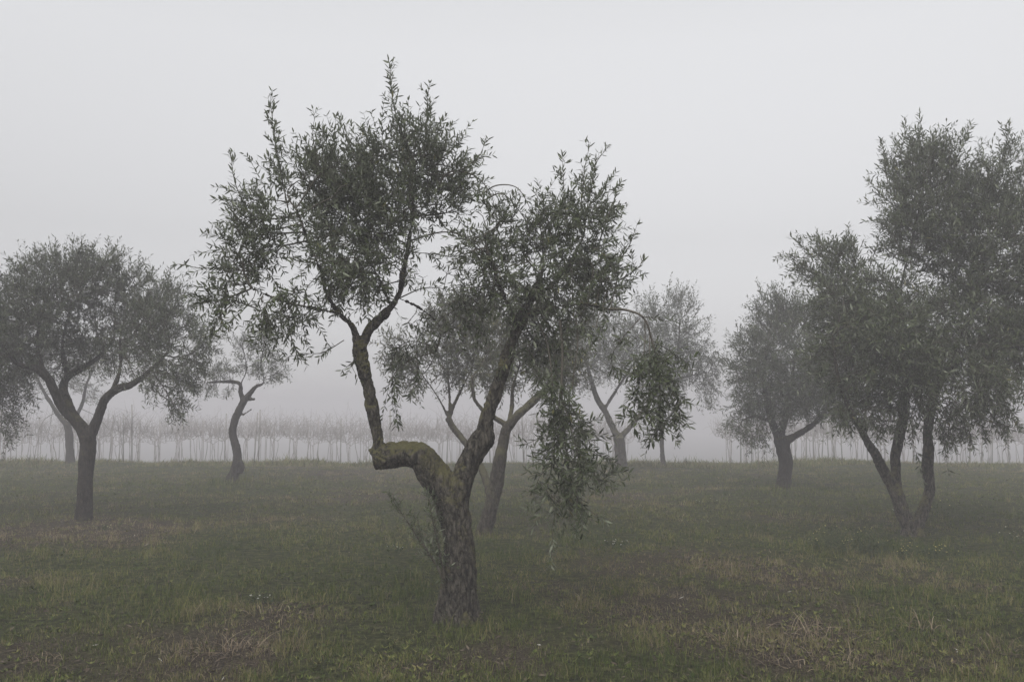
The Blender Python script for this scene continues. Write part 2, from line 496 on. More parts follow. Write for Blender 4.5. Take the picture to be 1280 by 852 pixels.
# ------------------------------------------------------------------ a whole olive tree
def make_tree(name, label, base_px, limbs, blobs, gap=-.17, slim=.88, leaf=.062, lscale=1.0, n_attr=1200, vox=.012, relief=.010, bark=M_BARK, leafmat=M_LEAF,
              Y=None, detail=False, shoots_per=1.5, extra=None, sprays=(), D=.11, spacing=.024, cat='olive tree', group='olive trees in the grove',
              sprout=None, twsides=4, upright=.5, shoot_len=(.14, .34), droopk=.25):
    if Y is None: Y = ground_depth(base_px[1])
    s = Y / FPX
    b0 = P(base_px[0], base_px[1], Y)
    zb = float(land(b0[0], b0[1]))
    root = thing(name, (b0[0], b0[1], zb), label, cat, group)
    off = np.array([b0[0], b0[1], zb])
    tr = MB(); seeds = []
    for lm in limbs:
        pts = [P(q[0], q[1], Y + (q[3] if len(q) > 3 else 0)) for q in lm['p']]
        rad = [q[2] * .5 * s * slim for q in lm['p']]
        if lm.get('base'):
            g = pts[0].copy(); g[2] = zb - .12
            g[2] = min(g[2], pts[0][2] - .1)
            pts = [g] + pts; rad = [rad[0] * 1.25] + rad
        p, r = catmull(pts, rad, max(.03, vox * 3))
        if not lm.get('smooth'):
            jit = np.cumsum(RNG.normal(0, .12, p.shape), 0); jit -= np.linspace(0, 1, len(p))[:, None] * jit[-1]
            p = p + jit * r[:, None] * .25
        r = r * (1 + .10 * np.array([mnoise.noise(Vector((q * 3.0).tolist())) for q in p]))
        V, F = tube(p, np.maximum(r, vox * .9), 12)
        tr.add(V, F)
        g0 = lm.get('grow')
        if g0 is not None:
            k = int(len(p) * g0)
            step = max(1, int(.07 / max(1e-6, np.linalg.norm(np.diff(p, axis=0), axis=1).mean())))
            for q in p[k::step]: seeds.append(q)
            seeds.append(p[-1])
    me = tr.mesh('trunk', off=off)
    to = obj('trunk', me, None, root)
    md = to.modifiers.new('r', 'REMESH'); md.mode = 'VOXEL'; md.voxel_size = vox; md.use_smooth_shade = True
    dg = bpy.context.evaluated_depsgraph_get()
    m2 = bpy.data.meshes.new_from_object(to.evaluated_get(dg))
    to.modifiers.clear(); to.data = m2; bpy.data.meshes.remove(me); m2.name = 'trunk'
    m2.materials.clear(); m2.materials.append(bark)
    for pl in (True,): m2.polygons.foreach_set('use_smooth', np.ones(len(m2.polygons), bool))
    bark_relief(m2, relief, .27 / relief if relief > .014 else 16, RNG.uniform(0, 50))

    # crown
    leafmb, twigmb = MB(), MB()
    vol = np.array([b[2] * b[3] * ((b[2] * b[3]) ** .5) * (b[5] if len(b) > 5 else 1) for b in blobs], float)
    cnt = np.maximum(4, n_attr * vol ** .8 / (vol ** .8).sum()).astype(int)
    A = []; Aw = []
    cz = []
    for bl, c in zip(blobs, cnt):
        dy = bl[4] if len(bl) > 4 else 0
        ctr = P(bl[0], bl[1], Y + dy)
        rd = bl[6] if len(bl) > 6 else (bl[2] * bl[3]) ** .5 * s * .95
        d = norm(RNG.normal(size=(c, 3))) * (RNG.random((c, 1)) ** (1 / 2.4))
        A.append(ctr + d * np.array([bl[2] * s, rd, bl[3] * s]))
    A = np.concatenate(A)
    # gaps: thin the attractors with a coarse 3-d noise so light shows through
    keepn = np.array([mnoise.noise(Vector((q * np.array([2.2, 2.2, 2.2]) / max(.5, s * 160)).tolist())) for q in A])
    A = A[keepn > gap]
    sd = np.array(seeds)
    pos, par = colonise(sd, A, D, D * 6, D * .95)
    ns = len(sd); n = len(pos)
    rad = np.full(n, .0); kids = [[] for _ in range(n)]
    for i in range(ns, n): kids[par[i]].append(i)
    r0 = .0030 * lscale ** .5
    for i in range(n - 1, ns - 1, -1):
        rad[i] = max(r0, (sum(rad[k] ** 2.35 for k in kids[i])) ** (1 / 2.35))
    done = np.zeros(n, bool)
    for i in range(ns, n):
        if done[i]: continue
        ch = [par[i], i]; done[i] = True; c = i
        while kids[c]:
            c = max(kids[c], key=lambda k: rad[k] if not done[k] else -1)
            if done[c]: break
            done[c] = True; ch.append(c)
        pp = pos[ch]; rr = rad[ch].copy(); rr[0] = rr[1]
        if len(pp) > 3: pp[1:-1] = .5 * pp[1:-1] + .25 * (pp[:-2] + pp[2:])
        V, F = tube(pp, rr, 6 if rr[0] > .012 else twsides, cap=False)
        twigmb.add(V, F)
    new = np.arange(ns, n)
    if len(new):
        depth_ok = rad[new] < .011 * lscale
        cand = new[depth_ok]
        rep = RNG.poisson(shoots_per, len(cand)) + np.array([2 if not kids[i] else 0 for i in cand])
        own = np.repeat(cand, rep)
        S = len(own)
        bdir = norm(pos[own] - pos[par[own]])
        lo, hi = np.percentile(A[:, 2], 4), np.percentile(A[:, 2], 96)
        hh = np.clip((pos[own, 2] - lo) / max(.1, hi - lo), 0, 1)
        ctr = A.mean(0)
        outw = norm((pos[own] - ctr) * np.array([1, 1, .4]))
        d = bdir * .7 + RNG.normal(0, .55, (S, 3)) + outw * .35
        d[:, 2] += upright * (hh * 1.9 - .55)
        L = RNG.uniform(*shoot_len, S) * (0.75 + .55 * hh) * lscale ** .35
        shoots(pos[own] - bdir * RNG.uniform(0, D, S)[:, None], d, L, droopk * (1.25 - 1.3 * hh), leafmb, twigmb, leaf * lscale, spacing * lscale, detail, .0017 * lscale ** .5)
    # hand-placed upright or hanging shoots
    for ex in (extra or []):
        pts = [P(q[0], q[1], Y + (q[2] if len(q) > 2 else 0)) for q in ex['p']]
        p, r = catmull(pts, np.linspace(ex.get('r', .006), .0015, len(pts)), .03)
        V, F = tube(p, r, 5, cap=False); twigmb.add(V, F)
        tan = norm(np.gradient(p, axis=0))
        k0 = int(len(p) * ex.get('bare', .15))
        idx = np.arange(k0, len(p))
        if ex.get('leafy', True):
            own = np.repeat(idx, ex.get('n', 1))
            own = own[RNG.random(len(own)) < ex.get('dens', .6)]
            S = len(own)
            if S:
                f = 1 - (own - k0) / max(1, len(p) - k0)
                d = tan[own] * .9 + RNG.normal(0, ex.get('spread', .45), (S, 3)); d[:, 2] += ex.get('up', .3)
                shoots(p[own], d, RNG.uniform(.7, 1.2, S) * (.06 + ex.get('side', .16) * f), np.full(S, ex.get('droop', .05)), leafmb, twigmb, leaf * lscale, spacing, detail, .0013, bare=.05)
            # leaves along the leader itself
            seg = p[k0:-1:5]
            shoots(seg, tan[k0:-1:5][:len(seg)], np.full(len(seg), .10), np.zeros(len(seg)), leafmb, None, leaf * lscale, spacing * 1.1, detail, bare=0)
    cr = obj('crown', leafmb.mesh('crown', off=off), leafmat, root)
    br = obj('branch_network', twigmb.mesh('branch_network', True, off=off), M_TWIG, root)
    # hanging sprays and basal sprouts are parts with their own leaves
    for sp in sprays:
        lm2, tm2 = MB(), MB()
        for ex in sp['strands']:
            pts = [P(q[0], q[1], Y + (q[2] if len(q) > 2 else 0)) for q in ex['p']]
            p, r = catmull(pts, np.linspace(ex.get('r', .005), .0014, len(pts)), .025)
            V, F = tube(p, r, 5, cap=False); tm2.add(V, F)
            tan = norm(np.gradient(p, axis=0)); k0 = int(len(p) * ex.get('bare', .3))
            own = np.repeat(np.arange(k0, len(p)), ex.get('n', 1)); own = own[RNG.random(len(own)) < ex.get('dens', .8)]
            S = len(own)
            if S:
                d = tan[own] * .45 + RNG.normal(0, ex.get('spread', .75), (S, 3)); d[:, 2] += ex.get('up', -.05)
                shoots(p[own], d, RNG.uniform(.6, 1.25, S) * ex.get('side', .16), np.full(S, ex.get('droop', .10)), lm2, tm2, leaf * ex.get('ls', 1.0), spacing, detail, .0013, bare=.1)
            seg = p[k0:-1:5]
            shoots(seg, tan[k0:-1:5][:len(seg)], np.full(len(seg), .10), np.zeros(len(seg)), lm2, None, leaf * ex.get('ls', 1.0), spacing, detail, bare=0)
        so = obj(sp['name'], tm2.mesh(sp['name'], True, off), M_TWIG, root)
        obj('foliage', lm2.mesh('foliage', off=off), leafmat, so)
    print(name, 'nodes', n - ns, 'leaf verts', leafmb.n, 'Y %.1f' % Y)
    return root


# ------------------------------------------------------------------ the trees
# 1 the big crooked tree in front
MAIN_LIMBS = [
    dict(p=[(575, 778, 47), (577, 740, 42), (575, 700, 42), (571, 662, 40), (566, 640, 40), (560, 620, 42), (550, 603, 39), (539, 587, 41), (527, 571, 38), (508, 567, 33), (488, 569, 33), (474, 572, 33), (466, 573, 27)], base=True, smooth=True),
    dict(p=[(570, 652, 34), (573, 622, 28), (580, 594, 29), (592, 567, 30), (604, 548, 31), (607, 536, 24), (610, 520, 19), (619, 490, 19), (631, 455, 18), (643, 420, 17), (655, 392, 15), (668, 365, 11, .05), (680, 335, 7, .1)], smooth=True, grow=.78),
    dict(p=[(474, 574, 17), (472, 550, 17), (467, 520, 16), (459, 480, 17), (452, 450, 19), (450, 430, 18)], smooth=True),
    dict(p=[(450, 432, 12), (440, 408, 10, -.05), (422, 388, 9, -.1), (409, 367, 7, -.15), (402, 340, 6, -.2), (385, 300, 5, -.3), (370, 260, 3.5, -.35)], grow=.35),
    dict(p=[(452, 432, 15), (463, 410, 13, .05), (485, 388, 11, .1), (500, 365, 10, .15), (505, 338, 9, .2), (510, 310, 7.5, .2), (516, 270, 6, .2), (515, 225, 4.5, .2), (508, 185, 3.2, .2)], grow=.35),
    dict(p=[(490, 384, 6, .1), (470, 340, 5.5, .35), (450, 300, 5, .5), (440, 250, 4, .55)], grow=.3),
    dict(p=[(428, 392, 5, -.1), (390, 385, 4.5, -.3), (350, 375, 4, -.45), (315, 360, 3, -.5)], grow=.3),
    dict(p=[(652, 398, 8), (690, 385, 6.5, -.1), (730, 380, 5.5, -.2), (768, 388, 4.5, -.25)], grow=.2),
    dict(p=[(660, 380, 8, .02), (700, 345, 7, .15), (725, 305, 5.5, .2), (735, 260, 4, .2)], grow=.25),
    dict(p=[(648, 408, 7), (630, 370, 6, -.15), (615, 330, 5, -.2), (605, 295, 3.5, -.25)], grow=.3),
    dict(p=[(497, 372, 5, .15), (525, 385, 4, .3), (550, 410, 3, .4), (545, 440, 2.5, .4)], grow=.3),
    dict(p=[(462, 567, 16), (470, 562, 14), (482, 556, 10)], smooth=True),
    dict(p=[(606, 553, 22, -.03), (610, 545, 20, -.02), (606, 532, 16)], smooth=True),
    dict(p=[(545, 776, 15, .0), (556, 745, 16), (562, 715, 14)], base=True, smooth=True),
    dict(p=[(599, 778, 14, .0), (592, 745, 14), (586, 710, 14)], base=True, smooth=True),
]
MAIN_BLOBS = [  # px,py,rx,ry,dy,density
    (335, 372, 66, 40, -.35, 1.3), (400, 345, 75, 60, -.15, 1.2), (350, 290, 50, 50, -.3, .9), (455, 265, 70, 70, .3, 1.1),
    (515, 205, 58, 55, .2, .8), (505, 290, 55, 65, .15, 1.2), (440, 370, 60, 35, .1, .8), (395, 235, 50, 40, -.2, .6), (300, 330, 30, 30, -.4, .8),
    (555, 240, 35, 40, .2, .6), (470, 180, 40, 35, .3, .5), (545, 320, 30, 40, .2, .4),
    (688, 368, 62, 42, -.05, .75), (726, 335, 46, 46, .05, .65), (640, 335, 52, 52, -.1, .7), (600, 300, 45, 45, -.1, .5),
    (725, 265, 40, 45, .15, .45), (675, 290, 45, 40, 0, .42), (672, 425, 50, 30, .25, .5), (540, 405, 46, 42, .4, .45), (590, 385, 35, 40, .1, .5), (757, 352, 24, 32, -.1, .8),
    (500, 455, 26, 40, .35, .5), (730, 405, 45, 22, -.2, .6),
]
EX = []
for pts, kw in [
    ([(520, 205), (500, 160), (490, 120), (488, 80)], dict(side=.18, dens=.75)),
    ([(360, 260, -.3), (350, 210, -.3), (342, 165, -.3), (338, 122, -.3)], dict(side=.16, dens=.7)),
    ([(330, 300, -.3), (305, 255, -.35), (293, 225, -.35), (288, 192, -.35)], dict(side=.15)),
    ([(400, 240), (395, 200), (391, 165), (394, 145)], dict(side=.16)),
    ([(450, 210, .3), (437, 180, .3), (428, 160, .3), (425, 148, .3)], dict(side=.16)),
    ([(530, 190), (533, 160), (534, 130), (536, 112)], dict(side=.15)),
    ([(560, 220), (580, 210), (597, 198), (606, 180)], dict(side=.10, dens=.5)),
    ([(330, 300, -.35), (300, 290, -.4), (290, 250, -.4)], dict(side=.12)),
    ([(730, 280, .2), (738, 240, .2), (745, 205, .2), (760, 184, .2)], dict(side=.12, dens=.55)),
    ([(725, 280, .15), (728, 240, .15), (731, 210, .15), (738, 178, .15)], dict(side=.14, dens=.5)),
    ([(710, 290, .1), (706, 250, .1), (704, 220, .1), (703, 202, .1)], dict(side=.14)),
    ([(750, 300), (762, 265), (770, 245), (775, 230)], dict(side=.15)),
    ([(770, 330), (785, 310), (795, 285)], dict(side=.15)),
    ([(775, 350), (790, 340), (803, 330)], dict(side=.15)),
    ([(690, 300), (682, 265), (668, 240)], dict(side=.12)),
    ([(320, 340, -.4), (280, 335, -.45), (250, 335, -.5), (225, 330, -.5)], dict(side=.12, dens=.45, up=.1)),
    ([(320, 385, -.4), (290, 375, -.45), (270, 378, -.5), (258, 388, -.5)], dict(side=.14, dens=.7, up=-.1)),
    ([(335, 395, -.35), (330, 420, -.4), (333, 440, -.4)], dict(side=.12, dens=.8, up=-.3, droop=.3)),
    ([(360, 400, -.35), (365, 425, -.35), (375, 447, -.35)], dict(side=.12, dens=.8, up=-.3, droop=.3)),
    ([(290, 380, -.45), (275, 395, -.5), (262, 418, -.5)], dict(side=.12, dens=.8, up=-.2, droop=.3)),
    ([(430, 425, -.2), (405, 440, -.25), (385, 442, -.3), (362, 445, -.3)], dict(side=.07, dens=.5, up=-.1, r=.004)),
    # arching bare twigs between the two crowns
    ([(545, 240, .1), (560, 216, .05), (590, 218, 0), (612, 240, 0), (622, 275, 0)], dict(r=.009, leafy=True, bare=.65, side=.12)),
    ([(600, 245, 0), (620, 232, 0), (645, 234, 0), (660, 255, 0), (668, 280, 0)], dict(r=.007, bare=.6, side=.10)),
    ([(606, 250, 0), (628, 242, -.05), (650, 265, -.05), (668, 290, 0)], dict(r=.006, bare=.6, side=.1)),
    ([(515, 300, .2), (555, 290, .1), (590, 300, 0), (610, 325, -.1)], dict(r=.008, bare=.2, side=.2)),
    ([(500, 372, .2), (530, 360, .2), (560, 362, .2), (600, 375, .1)], dict(r=.006, bare=.2, side=.18)),
    ([(490, 430, .35), (490, 460, .35), (493, 495, .35), (496, 528, .35)], dict(side=.08, dens=.6, up=-.5, droop=.2, r=.004)),
    ([(520, 430, .4), (522, 460, .4), (515, 490, .4)], dict(side=.12, dens=.6, up=-.5, droop=.3, r=.004)),
    ([(450, 440, 0), (440, 455, -.1), (446, 470, -.1)], dict(side=.07, dens=.6, up=-.5, r=.003)),
    ([(665, 440, -.1), (672, 465, -.1), (680, 490, -.1)], dict(side=.14, dens=.8, up=-.5, droop=.3, r=.004)),
    ([(690, 430, -.1), (695, 460, -.1), (690, 495, -.1)], dict(side=.14, dens=.8, up=-.5, droop=.3, r=.004)),
    ([(640, 425, -.1), (640, 445, -.1), (625, 460, -.1)], dict(side=.14, dens=.8, up=-.4, droop=.3, r=.004)),
]:
    EX.append(dict(p=pts, **kw))
SPRAYS = [
    dict(name='hanging_branch', strands=[
        dict(p=[(762, 386, -.25), (785, 388, -.3), (805, 398, -.35), (815, 425, -.35), (822, 460, -.35), (826, 505, -.35), (823, 535, -.35)], r=.012, bare=.42, n=2, side=.20, dens=.85, ls=1.12, spread=.7),
        dict(p=[(800, 395, -.35), (822, 398, -.4), (838, 402, -.4)], r=.004, bare=.3, n=1, side=.08, dens=.4, up=.3),
        dict(p=[(806, 400, -.35), (806, 430, -.4), (800, 465, -.45), (795, 500, -.45), (790, 520, -.45)], r=.005, bare=.35, n=2, side=.17, dens=.8, ls=1.12),
        dict(p=[(808, 402, -.35), (818, 435, -.3), (838, 470, -.3), (848, 500, -.3), (850, 522, -.3)], r=.005, bare=.35, n=2, side=.17, dens=.8, ls=1.12),
        dict(p=[(812, 420, -.35), (812, 460, -.5), (810, 500, -.5), (806, 525, -.5)], r=.004, bare=.3, n=2, side=.17, dens=.8, ls=1.12),
        dict(p=[(800, 398, -.35), (780, 420, -.4), (765, 445, -.4), (768, 470, -.4)], r=.004, bare=.3, n=1, side=.13),
        dict(p=[(815, 425, -.35), (840, 440, -.3), (862, 455, -.25)], r=.004, bare=.3, n=1, side=.12),
        dict(p=[(822, 500, -.35), (826, 530, -.35), (812, 548, -.35)], r=.003, bare=.1, n=1, side=.10, dens=.5)]),
    dict(name='hanging_branch', strands=[
        dict(p=[(672, 400, 0), (684, 430, -.2), (690, 470, -.3), (692, 510, -.35)], r=.008, bare=.62, n=1, side=.16),
        dict(p=[(720, 395, -.2), (722, 430, -.3), (716, 480, -.35), (714, 530, -.35)], r=.007, bare=.6, n=1, side=.13, dens=.5),
        dict(p=[(700, 400, -.15), (703, 440, -.3), (702, 490, -.35), (706, 550, -.35), (712, 600, -.35), (705, 635, -.35)], r=.012, bare=.36, n=2, side=.20, dens=.85, ls=1.12, spread=.7),
        dict(p=[(703, 480, -.35), (695, 530, -.4), (690, 580, -.42), (680, 625, -.42)], r=.007, bare=.1, n=2, side=.20, dens=.85, ls=1.12),
        dict(p=[(704, 490, -.35), (725, 530, -.3), (735, 570, -.3), (748, 600, -.3), (762, 590, -.3)], r=.005, bare=.15, n=2, side=.18, dens=.8, ls=1.12),
        dict(p=[(703, 500, -.35), (680, 540, -.35), (668, 550, -.35), (655, 556, -.35)], r=.004, bare=.15, n=1, side=.15),
        dict(p=[(703, 500, -.35), (715, 540, -.5), (725, 590, -.5), (722, 625, -.5)], r=.004, bare=.15, n=2, side=.18, dens=.8, ls=1.12),
        dict(p=[(735, 560, -.3), (755, 572, -.3), (775, 580, -.3)], r=.003, bare=.1, n=1, side=.12),
        dict(p=[(690, 580, -.42), (675, 595, -.42), (668, 612, -.42)], r=.003, bare=.1, n=1, side=.12),
        dict(p=[(700, 620, -.38), (692, 650, -.38), (690, 675, -.38), (689, 698, -.38)], r=.003, bare=.1, n=1, side=.06, dens=.5, up=-.5, droop=.1),
        dict(p=[(712, 600, -.35), (728, 640, -.35), (722, 650, -.35)], r=.003, bare=.1, n=1, side=.12),
        dict(p=[(722, 625, -.5), (740, 640, -.5), (748, 645, -.5)], r=.003, bare=.2, n=1, side=.08, dens=.4)]),
    dict(name='basal_sprout', strands=[
        dict(p=[(556, 728, -.05), (548, 710, -.1), (534, 688, -.12), (518, 665, -.15), (505, 645, -.18), (490, 624, -.2)], r=.014, bare=.12, n=2, side=.10, up=.4, droop=0, dens=.9, ls=.8),
        dict(p=[(556, 722, -.08), (550, 690, -.12), (542, 655, -.14), (536, 622, -.15)], r=.014, bare=.15, n=2, side=.11, up=.5, droop=0, dens=1, ls=.8),
        dict(p=[(548, 700, -.1), (545, 680, -.05), (545, 655, -.02)], r=.003, bare=.2, n=1, side=.10, up=.5, droop=0, dens=.8, ls=.8),
        dict(p=[(530, 682, -.12), (524, 660, -.12), (522, 645, -.1)], r=.003, bare=.2, n=1, side=.08, up=.5, droop=0, dens=.8, ls=.8)]),
]
GRP = 'olive trees standing in the misty meadow'
make_tree('olive_tree', 'large crooked olive tree with a horizontal mossy stub and forked trunk, nearest of all', (575, 778), MAIN_LIMBS, MAIN_BLOBS,
          slim=.97, gap=-.09, leaf=.067, n_attr=4700, vox=.0085, relief=.017, detail=True, extra=EX, sprays=SPRAYS, D=.075, spacing=.024, shoots_per=.95, group=GRP)

# 2 left tree
make_tree('olive_tree', 'dark round-crowned olive tree with straight trunk, standing in brown litter on the left', (103, 650), [
    dict(p=[(103, 650, 24), (105, 620, 21), (107, 585, 21), (109, 560, 21), (109, 545, 23)], base=True),
    dict(p=[(109, 548, 20), (97, 528, 17), (80, 512, 14, -.1), (69, 490, 13, -.2), (60, 473, 12, -.3), (44, 460, 10, -.4), (22, 455, 7, -.5), (0, 430, 5, -.5)], grow=.6),
    dict(p=[(98, 530, 15), (86, 508, 14, .2), (79, 490, 14, .3), (84, 472, 12, .4), (105, 459, 9, .4), (125, 445, 7, .4), (142, 425, 5, .4)], grow=.5),
    dict(p=[(110, 548, 18), (121, 525, 14), (131, 500, 13, -.1), (147, 486, 12, -.2), (165, 480, 9, -.3), (190, 460, 6, -.4), (210, 440, 4, -.4)], grow=.5),
    dict(p=[(60, 474, 8, -.3), (52, 455, 6, -.3), (46, 425, 5, -.3), (55, 380, 4, -.2)], grow=.2),
    dict(p=[(84, 470, 8, .4), (78, 430, 6, .5), (90, 380, 4, .5)], grow=.2),
    dict(p=[(140, 490, 7, -.15), (150, 460, 6, .1), (150, 420, 4, .2)], grow=.2),
], [(115, 368, 75, 42, .1), (45, 392, 55, 46, -.2), (150, 405, 65, 50, .1), (200, 405, 45, 45, -.2), (213, 462, 42, 38, -.4), (85, 435, 70, 30, .3), (15, 425, 45, 50, -.4),
    (215, 503, 16, 20, -.4), (40, 358, 35, 24, -.2), (95, 338, 48, 20, .1), (-25, 400, 45, 60, -.3), (160, 450, 50, 25, -.2, .7), (185, 362, 30, 22, 0, .5), (250, 430, 18, 30, -.4, .6)],
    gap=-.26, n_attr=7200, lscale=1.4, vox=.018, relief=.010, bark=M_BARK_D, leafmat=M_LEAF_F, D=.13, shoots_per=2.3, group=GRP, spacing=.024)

# 3 thin sapling-like tree
make_tree('olive_tree', 'thin wavy-trunked olive tree with a small sparse crown, before the bare vines', (290, 603), [
    dict(p=[(288, 604, 24), (293, 590, 17), (297, 572, 15), (294, 555, 13), (291, 540, 12.5), (294, 525, 12.5), (300, 510, 12), (305, 500, 12)], base=True),
    dict(p=[(305, 501, 10), (314, 490, 8.5), (321, 482, 6), (330, 478, 3.5), (326, 455, 2.5), (330, 435, 2)], grow=.3),
    dict(p=[(304, 502, 8), (301, 490, 7.5), (301, 480, 6.5), (291, 477, 6), (276, 477, 5), (258, 478, 3)], grow=.3),
    dict(p=[(311, 499, 6), (319, 498.5, 4.5)]), dict(p=[(303, 519, 4), (310, 514, 3), (315, 511, 2)]),
    dict(p=[(301, 480, 3, .1), (308, 462, 2.5, .1), (305, 440, 2, .1)], grow=.2),
    dict(p=[(299, 578, 13, -.05), (303, 583, 9, -.05), (300, 592, 8, -.05)]),
], [(322, 455, 26, 17, 0), (340, 472, 16, 7, 0), (302, 430, 18, 12, .1), (280, 462, 17, 10, -.1), (262, 485, 16, 8, -.1, .6), (330, 428, 14, 10, 0), (285, 488, 8, 6, -.1, .5), (312, 440, 16, 14, .1), (355, 468, 5, 4, 0, .5), (268, 468, 14, 10, 0, .9), (318, 435, 22, 16, .1, .9), (345, 455, 12, 12, 0, .8)],
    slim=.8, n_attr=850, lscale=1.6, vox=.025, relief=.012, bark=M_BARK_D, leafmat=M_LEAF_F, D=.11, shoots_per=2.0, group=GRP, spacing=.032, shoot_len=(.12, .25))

# 4 lichen-covered tree right behind the big one
make_tree('olive_tree', 'pale lichen-barked olive tree with two leaning trunks, directly behind the big crooked tree', (605, 668), [
    dict(p=[(603, 668, 26), (611, 640, 26), (618, 612, 26), (622, 585, 24), (628, 555, 20), (633, 535, 19)], base=True),
    dict(p=[(633, 537, 17), (647, 519, 16), (662, 505, 14, .1), (680, 488, 11, .2), (700, 465, 8, .3), (715, 440, 5, .3)], grow=.55),
    dict(p=[(634, 532, 10), (618, 522, 9, .1), (603, 512, 8, .1), (592, 495, 6, .1), (590, 470, 4, .1)], grow=.6),
    dict(p=[(636, 530, 9), (640, 508, 8, .2), (641, 485, 6, .2), (650, 455, 4, .3)], grow=.4),
    dict(p=[(614, 640, 14, .1), (612, 615, 15, .5), (603, 588, 14, 1.0), (585, 558, 13, 1.5), (567, 535, 12, 1.9), (560, 522, 14, 2.0)]),
    dict(p=[(561, 524, 10, 2.0), (567, 507, 8.5, 2.1), (576, 488, 6, 2.2), (590, 460, 4, 2.2)], grow=.5),
    dict(p=[(560, 520, 6, 2.0), (551, 503, 4.5, 2.0), (540, 485, 3.5, 2.0), (525, 465, 3, 2.0)], grow=.5),
    dict(p=[(562, 515, 6, 2.0), (562, 497, 5.5, 2.2), (560, 470, 4, 2.4)], grow=.5),
], [(560, 455, 48, 32, 2.0, 1.2), (525, 465, 32, 26, 1.9), (600, 440, 48, 35, 1.8, 1.2), (580, 408, 52, 30, 1.8), (645, 445, 45, 32, .4), (690, 450, 42, 32, .3), (655, 405, 48, 32, .5),
    (500, 440, 26, 26, 1.9, .7), (715, 415, 30, 28, .3, .7), (620, 470, 30, 18, .8, .5)],
    slim=.74, gap=-.35, n_attr=7500, lscale=1.4, vox=.016, relief=.009, bark=M_BARK_L, leafmat=M_LEAF_Y, D=.13, shoots_per=2.3, group=GRP, spacing=.024)

# 5 far pale tree
make_tree('olive_tree', 'fog-pale wide olive tree with Y-shaped trunk, far behind the hanging leafy branches', (776, 590), [
    dict(p=[(777, 591, 20), (776, 575, 17), (775, 558, 16), (774, 546, 17)], base=True),
    dict(p=[(773, 548, 11), (765, 532, 9.5), (756, 512, 9), (746, 495, 8.5), (738, 470, 6, -.4), (730, 440, 4, -.5)], grow=.55),
    dict(p=[(776, 546, 10), (786, 535, 8), (800, 518, 7, .2), (822, 490, 6, .4), (845, 450, 5, .4), (850, 400, 3, .4)], grow=.45),
    dict(p=[(756, 510, 5), (775, 480, 4.5), (795, 450, 3.5)], grow=.4),
    dict(p=[(830, 480, 4, .4), (860, 470, 3.5, .4), (885, 465, 3, .4)], grow=.3),
], [(735, 440, 48, 42, -.4), (790, 435, 46, 38, 0), (848, 432, 40, 46, .4), (848, 388, 22, 24, .4, .8), (880, 455, 24, 34, .4), (885, 490, 14, 22, .4, .8), (705, 465, 28, 24, -.5), (825, 475, 38, 24, .3), (760, 405, 40, 25, 0, .7), (815, 400, 25, 25, .3, .6)],
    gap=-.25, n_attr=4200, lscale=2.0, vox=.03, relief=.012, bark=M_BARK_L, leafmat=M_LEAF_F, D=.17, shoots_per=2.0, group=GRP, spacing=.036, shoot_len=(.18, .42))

# 6 faint little tree by the vineyard edge
make_tree('olive_tree', 'faint slender olive tree almost lost in fog, right beside the wide pale tree', (828, 582), [
    dict(p=[(829, 583, 8), (828, 565, 7), (827, 545, 6.5), (828, 532, 6)], base=True),
    dict(p=[(828, 534, 5), (818, 520, 4), (808, 510, 3)], grow=.3), dict(p=[(828, 534, 5), (837, 520, 4), (846, 508, 3)], grow=.3),
], [(810, 515, 15, 12, 0), (842, 515, 16, 14, 0), (826, 500, 18, 14, 0), (803, 545, 7, 14, 0, .4), (850, 540, 6, 14, 0, .4)],
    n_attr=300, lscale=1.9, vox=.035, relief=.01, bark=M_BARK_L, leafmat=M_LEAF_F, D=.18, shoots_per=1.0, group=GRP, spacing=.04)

# 7 right middle tree
make_tree('olive_tree', 'grey bushy olive tree with a short bent trunk, left of the V-trunked tree', (978, 612), [
    dict(p=[(978, 613, 26), (980, 598, 20), (983, 580, 20), (979, 562, 20), (976, 548, 22)], base=True),
    dict(p=[(973, 550, 13), (967, 530, 11), (960, 505, 9, -.2), (955, 470, 6, -.3), (960, 430, 4, -.3)], grow=.4),
    dict(p=[(980, 552, 13), (992, 545, 11), (1006, 537, 9, .2), (1022, 525, 8, .3), (1038, 500, 6, .4), (1042, 460, 4, .4)], grow=.45),
    dict(p=[(976, 545, 10), (982, 515, 9, .2), (990, 475, 7, .4), (995, 430, 4, .5)], grow=.4),
    dict(p=[(966, 528, 6), (945, 520, 5, -.3), (928, 525, 3, -.4)], grow=.3),
],
    [(985, 425, 48, 42, .2), (945, 455, 32, 42, -.2), (958, 498, 40, 34, -.3), (1030, 455, 45, 50, .3), (930, 530, 24, 20, -.4, .8), (1005, 495, 42, 28, .2), (972, 390, 30, 18, .2, .8), (1030, 400, 40, 30, .3), (948, 545, 20, 14, -.4, .5), (985, 470, 55, 50, -.5, .9), (1045, 500, 30, 30, 0, .7)],
    gap=-.36, n_attr=7500, lscale=1.8, vox=.024, relief=.012, bark=M_BARK_D, leafmat=M_LEAF_F, D=.15, shoots_per=2.4, group=GRP, spacing=.030, shoot_len=(.15, .36))

